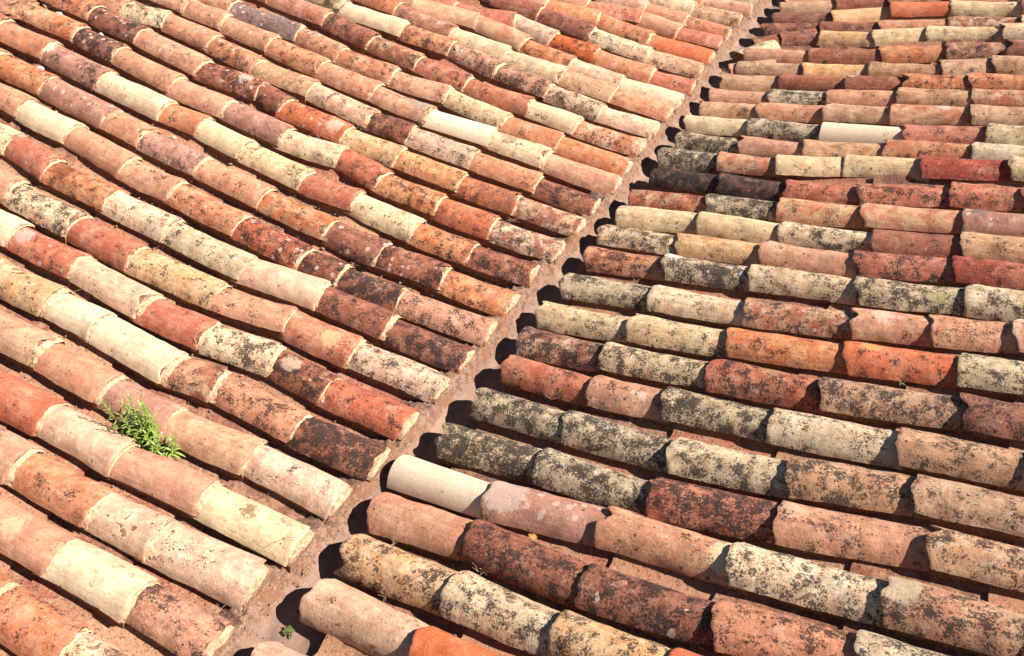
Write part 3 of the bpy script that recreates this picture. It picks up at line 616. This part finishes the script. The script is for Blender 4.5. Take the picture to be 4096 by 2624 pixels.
# chips of broken tile washed into the gutter
CHIPS = [(-.03, .93, .018), (.02, 1.52, .014), (-.02, 2.02, .016), (.05, 2.75, .014), (.0, 3.3, .015), (.04, 3.9, .016), (.02, 4.95, .018), (.05, 5.9, .018)]
CW = ['near the white end tile', 'beside the blackened end tiles', 'below a dark end tile', 'beside a speckled orange end tile', 'by the yellow end tiles', 'beside a greenish cream end tile', 'far up by tan end tiles', 'near the top of the valley']
for (x, y, r), wd in zip(CHIPS, CW):
    V = []; n = 6; a0 = prnd.uniform(0, 6)
    for z in (-.028, -.018):
        for q in range(n): a = a0+q*2*math.pi/n; rr = r*prnd.uniform(.6, 1.2); V.append((x+rr*math.cos(a), y+rr*1.3*math.sin(a), z+.004*math.cos(a)))
    F = [tuple(range(n))[::-1], tuple(range(n, 2*n))]+[(q, (q+1) % n, n+(q+1) % n, n+q) for q in range(n)]
    o = mesh_obj('tile_chip', V, F, 'pan', None, False); ca = o.data.color_attributes.new('tint', 'FLOAT_COLOR', 'POINT'); tt = lin(tints[prnd.randrange(7)])
    ca.data.foreach_set('color', [tt[0]*.5, tt[1]*.5, tt[2]*.5, 1]*len(V)); tag(o, 'small broken clay chip on the gutter floor '+wd, 'tile chip', 'broken chips in the gutter')
# lumpy mortar packed along the shaded flank of the left rows and the ridge end at the top corner
def lump(name, cx, cy, z, rx, ry, rz, seed, mat, label, cat, group=None):
    V, F = [], []; nu, nv = 16, 24
    for a in range(nu):
        th = a/(nu-1)*math.pi*.5
        for b in range(nv):
            ph = 2*math.pi*b/nv; p = Vector((math.sin(th)*math.cos(ph), math.sin(th)*math.sin(ph), math.cos(th))); d = 1+.35*noise.fractal(p*1.6+Vector((seed, 0, 0)), .8, 2., 4)
            V.append((cx+p.x*rx*d, cy+p.y*ry*d, z+p.z*rz*d))
    F += gridfaces(nu, nv, 0, wrap=True); o = mesh_obj(name, V, F, mat, None, True); tag(o, label, cat, group); return o
lump('mortar_mound', -4.0, 2.84, .665, .24, .22, .11, 2., 'bed', 'rough pinkish mortar mound at the top end of the slope in the far corner', 'mortar mound')
RUB = [(-3.86, 2.70, .63, .05, .04, .04), (-3.74, 2.93, .62, .05, .035, .035), (-3.66, 2.965, .60, .04, .03, .035), (-3.80, 3.0, .62, .035, .03, .03), (-3.33, 2.97, .575, .022, .016, .02), (-3.08, 2.69, .545, .03, .018, .016), (-2.30, 2.42, .43, .03, .02, .018), (-3.3, 2.46, .57, .035, .02, .02)]
for k, (x, y, z, a_, b_, c_) in enumerate(RUB):
    lump('mortar_lump', x, y, S('L', -x)+.006, a_*.8, b_*.8, c_*.7, k*3.3, 'white' if k % 3 else 'mortar', ['cream mortar lump below the first tile near the corner mound', 'white mortar lump beside the first orange tile near corner', 'small white crumb just right of the corner lump', 'pale lump behind the corner mortar mound', 'tiny white lump below a dark orange speckled tile', 'elongated white lump under the brown red tile', 'cream lump in a trough beside a mauve spotted tile', 'white lump under the tan tile near left edge'][k], 'mortar lump', 'mortar lumps')

# ------------------------------------------------------------------ the roof beyond the photographed tiles: one mass of further barrel tiles and their troughs
NS, NA = 8, 12
ex = random.Random(77); MV, MF, MT = [], [], []; cnt = 0
def more(side, x, y, dx, dy):
    global cnt
    sg = SIDE[side]; L_ = .43 if side == 'L' else .48; tx, ty = x+sg*L_, y+dy
    p0 = Vector((x, y, S(side, sg*x)+.05)); p1 = Vector((tx, ty, S(side, sg*tx)+.029)); X = (p1-p0).normalized(); Y = Vector((0, 0, 1)).cross(X).normalized(); Z = X.cross(Y)
    V, F = tile_mesh(None, (p1-p0).length, .096, .086, .07, .065, 500+cnt*1.7, 1., 'pan'); V = np.asarray(V)
    W_ = V[:, :1]*np.array(X)+V[:, 1:2]*np.array(Y)+V[:, 2:3]*np.array(Z)+np.array(p0); off = len(MV); MV.extend(W_.tolist()); MF.extend([tuple(q+off for q in f) for f in F])
    c = lin(CLAY[ex.choice('PPOKBRYCGM')][0]); MT.extend([c]*len(V)); b0 = len(MV); cnt += 1      # bedding below
    q8 = [(p0+Y*(u*.08)+X*.03+Z*z_) for u in (-1, 1) for z_ in (-.085, .01)]+[(p1+Y*(u*.07)+Z*z_) for u in (-1, 1) for z_ in (-.085, .01)]
    MV.extend([tuple(q) for q in q8]); MT.extend([lin((150, 112, 84))]*8); MF.extend([tuple(b0+k for k in f) for f in ((0, 1, 3, 2), (4, 6, 7, 5), (0, 4, 5, 1), (2, 3, 7, 6))])
for side, rows in (('L', L_ROWS), ('R', R_ROWS)):
    sg = SIDE[side]; l = .37 if side == 'L' else .42
    for i, row in enumerate(rows):
        x, y, _c = row[-1]
        if side == 'L' and i == 12: continue
        for k in range(1, 3): more(side, x+sg*l*k, y+ex.uniform(-.01, .01), 0, 0)
    for r in range(1, 4):
        y = rows[0][0][1]-.236*r
        for k in range(5): more(side, (-.15 if side == 'L' else .03)+sg*l*k, y+ex.uniform(-.012, .012), 0, ex.uniform(-.01, .01))
    for r in range(1, 5):
        y = rows[-1][0][1]+.236*r
        for k in range(5): more(side, (-.07 if side == 'L' else .14)+sg*l*k, y, 0, 0)
o = mesh_obj('further_tiles', MV, MF, 'pan'); ca = o.data.color_attributes.new('tint', 'FLOAT_COLOR', 'POINT')
ca.data.foreach_set('color', np.concatenate([np.array(MT)*.6, np.ones((len(MT), 1))], 1).ravel())
tag(o, 'further weathered barrel tiles carrying both slopes on past the nearer rows', 'roof tiles', None, 'stuff')
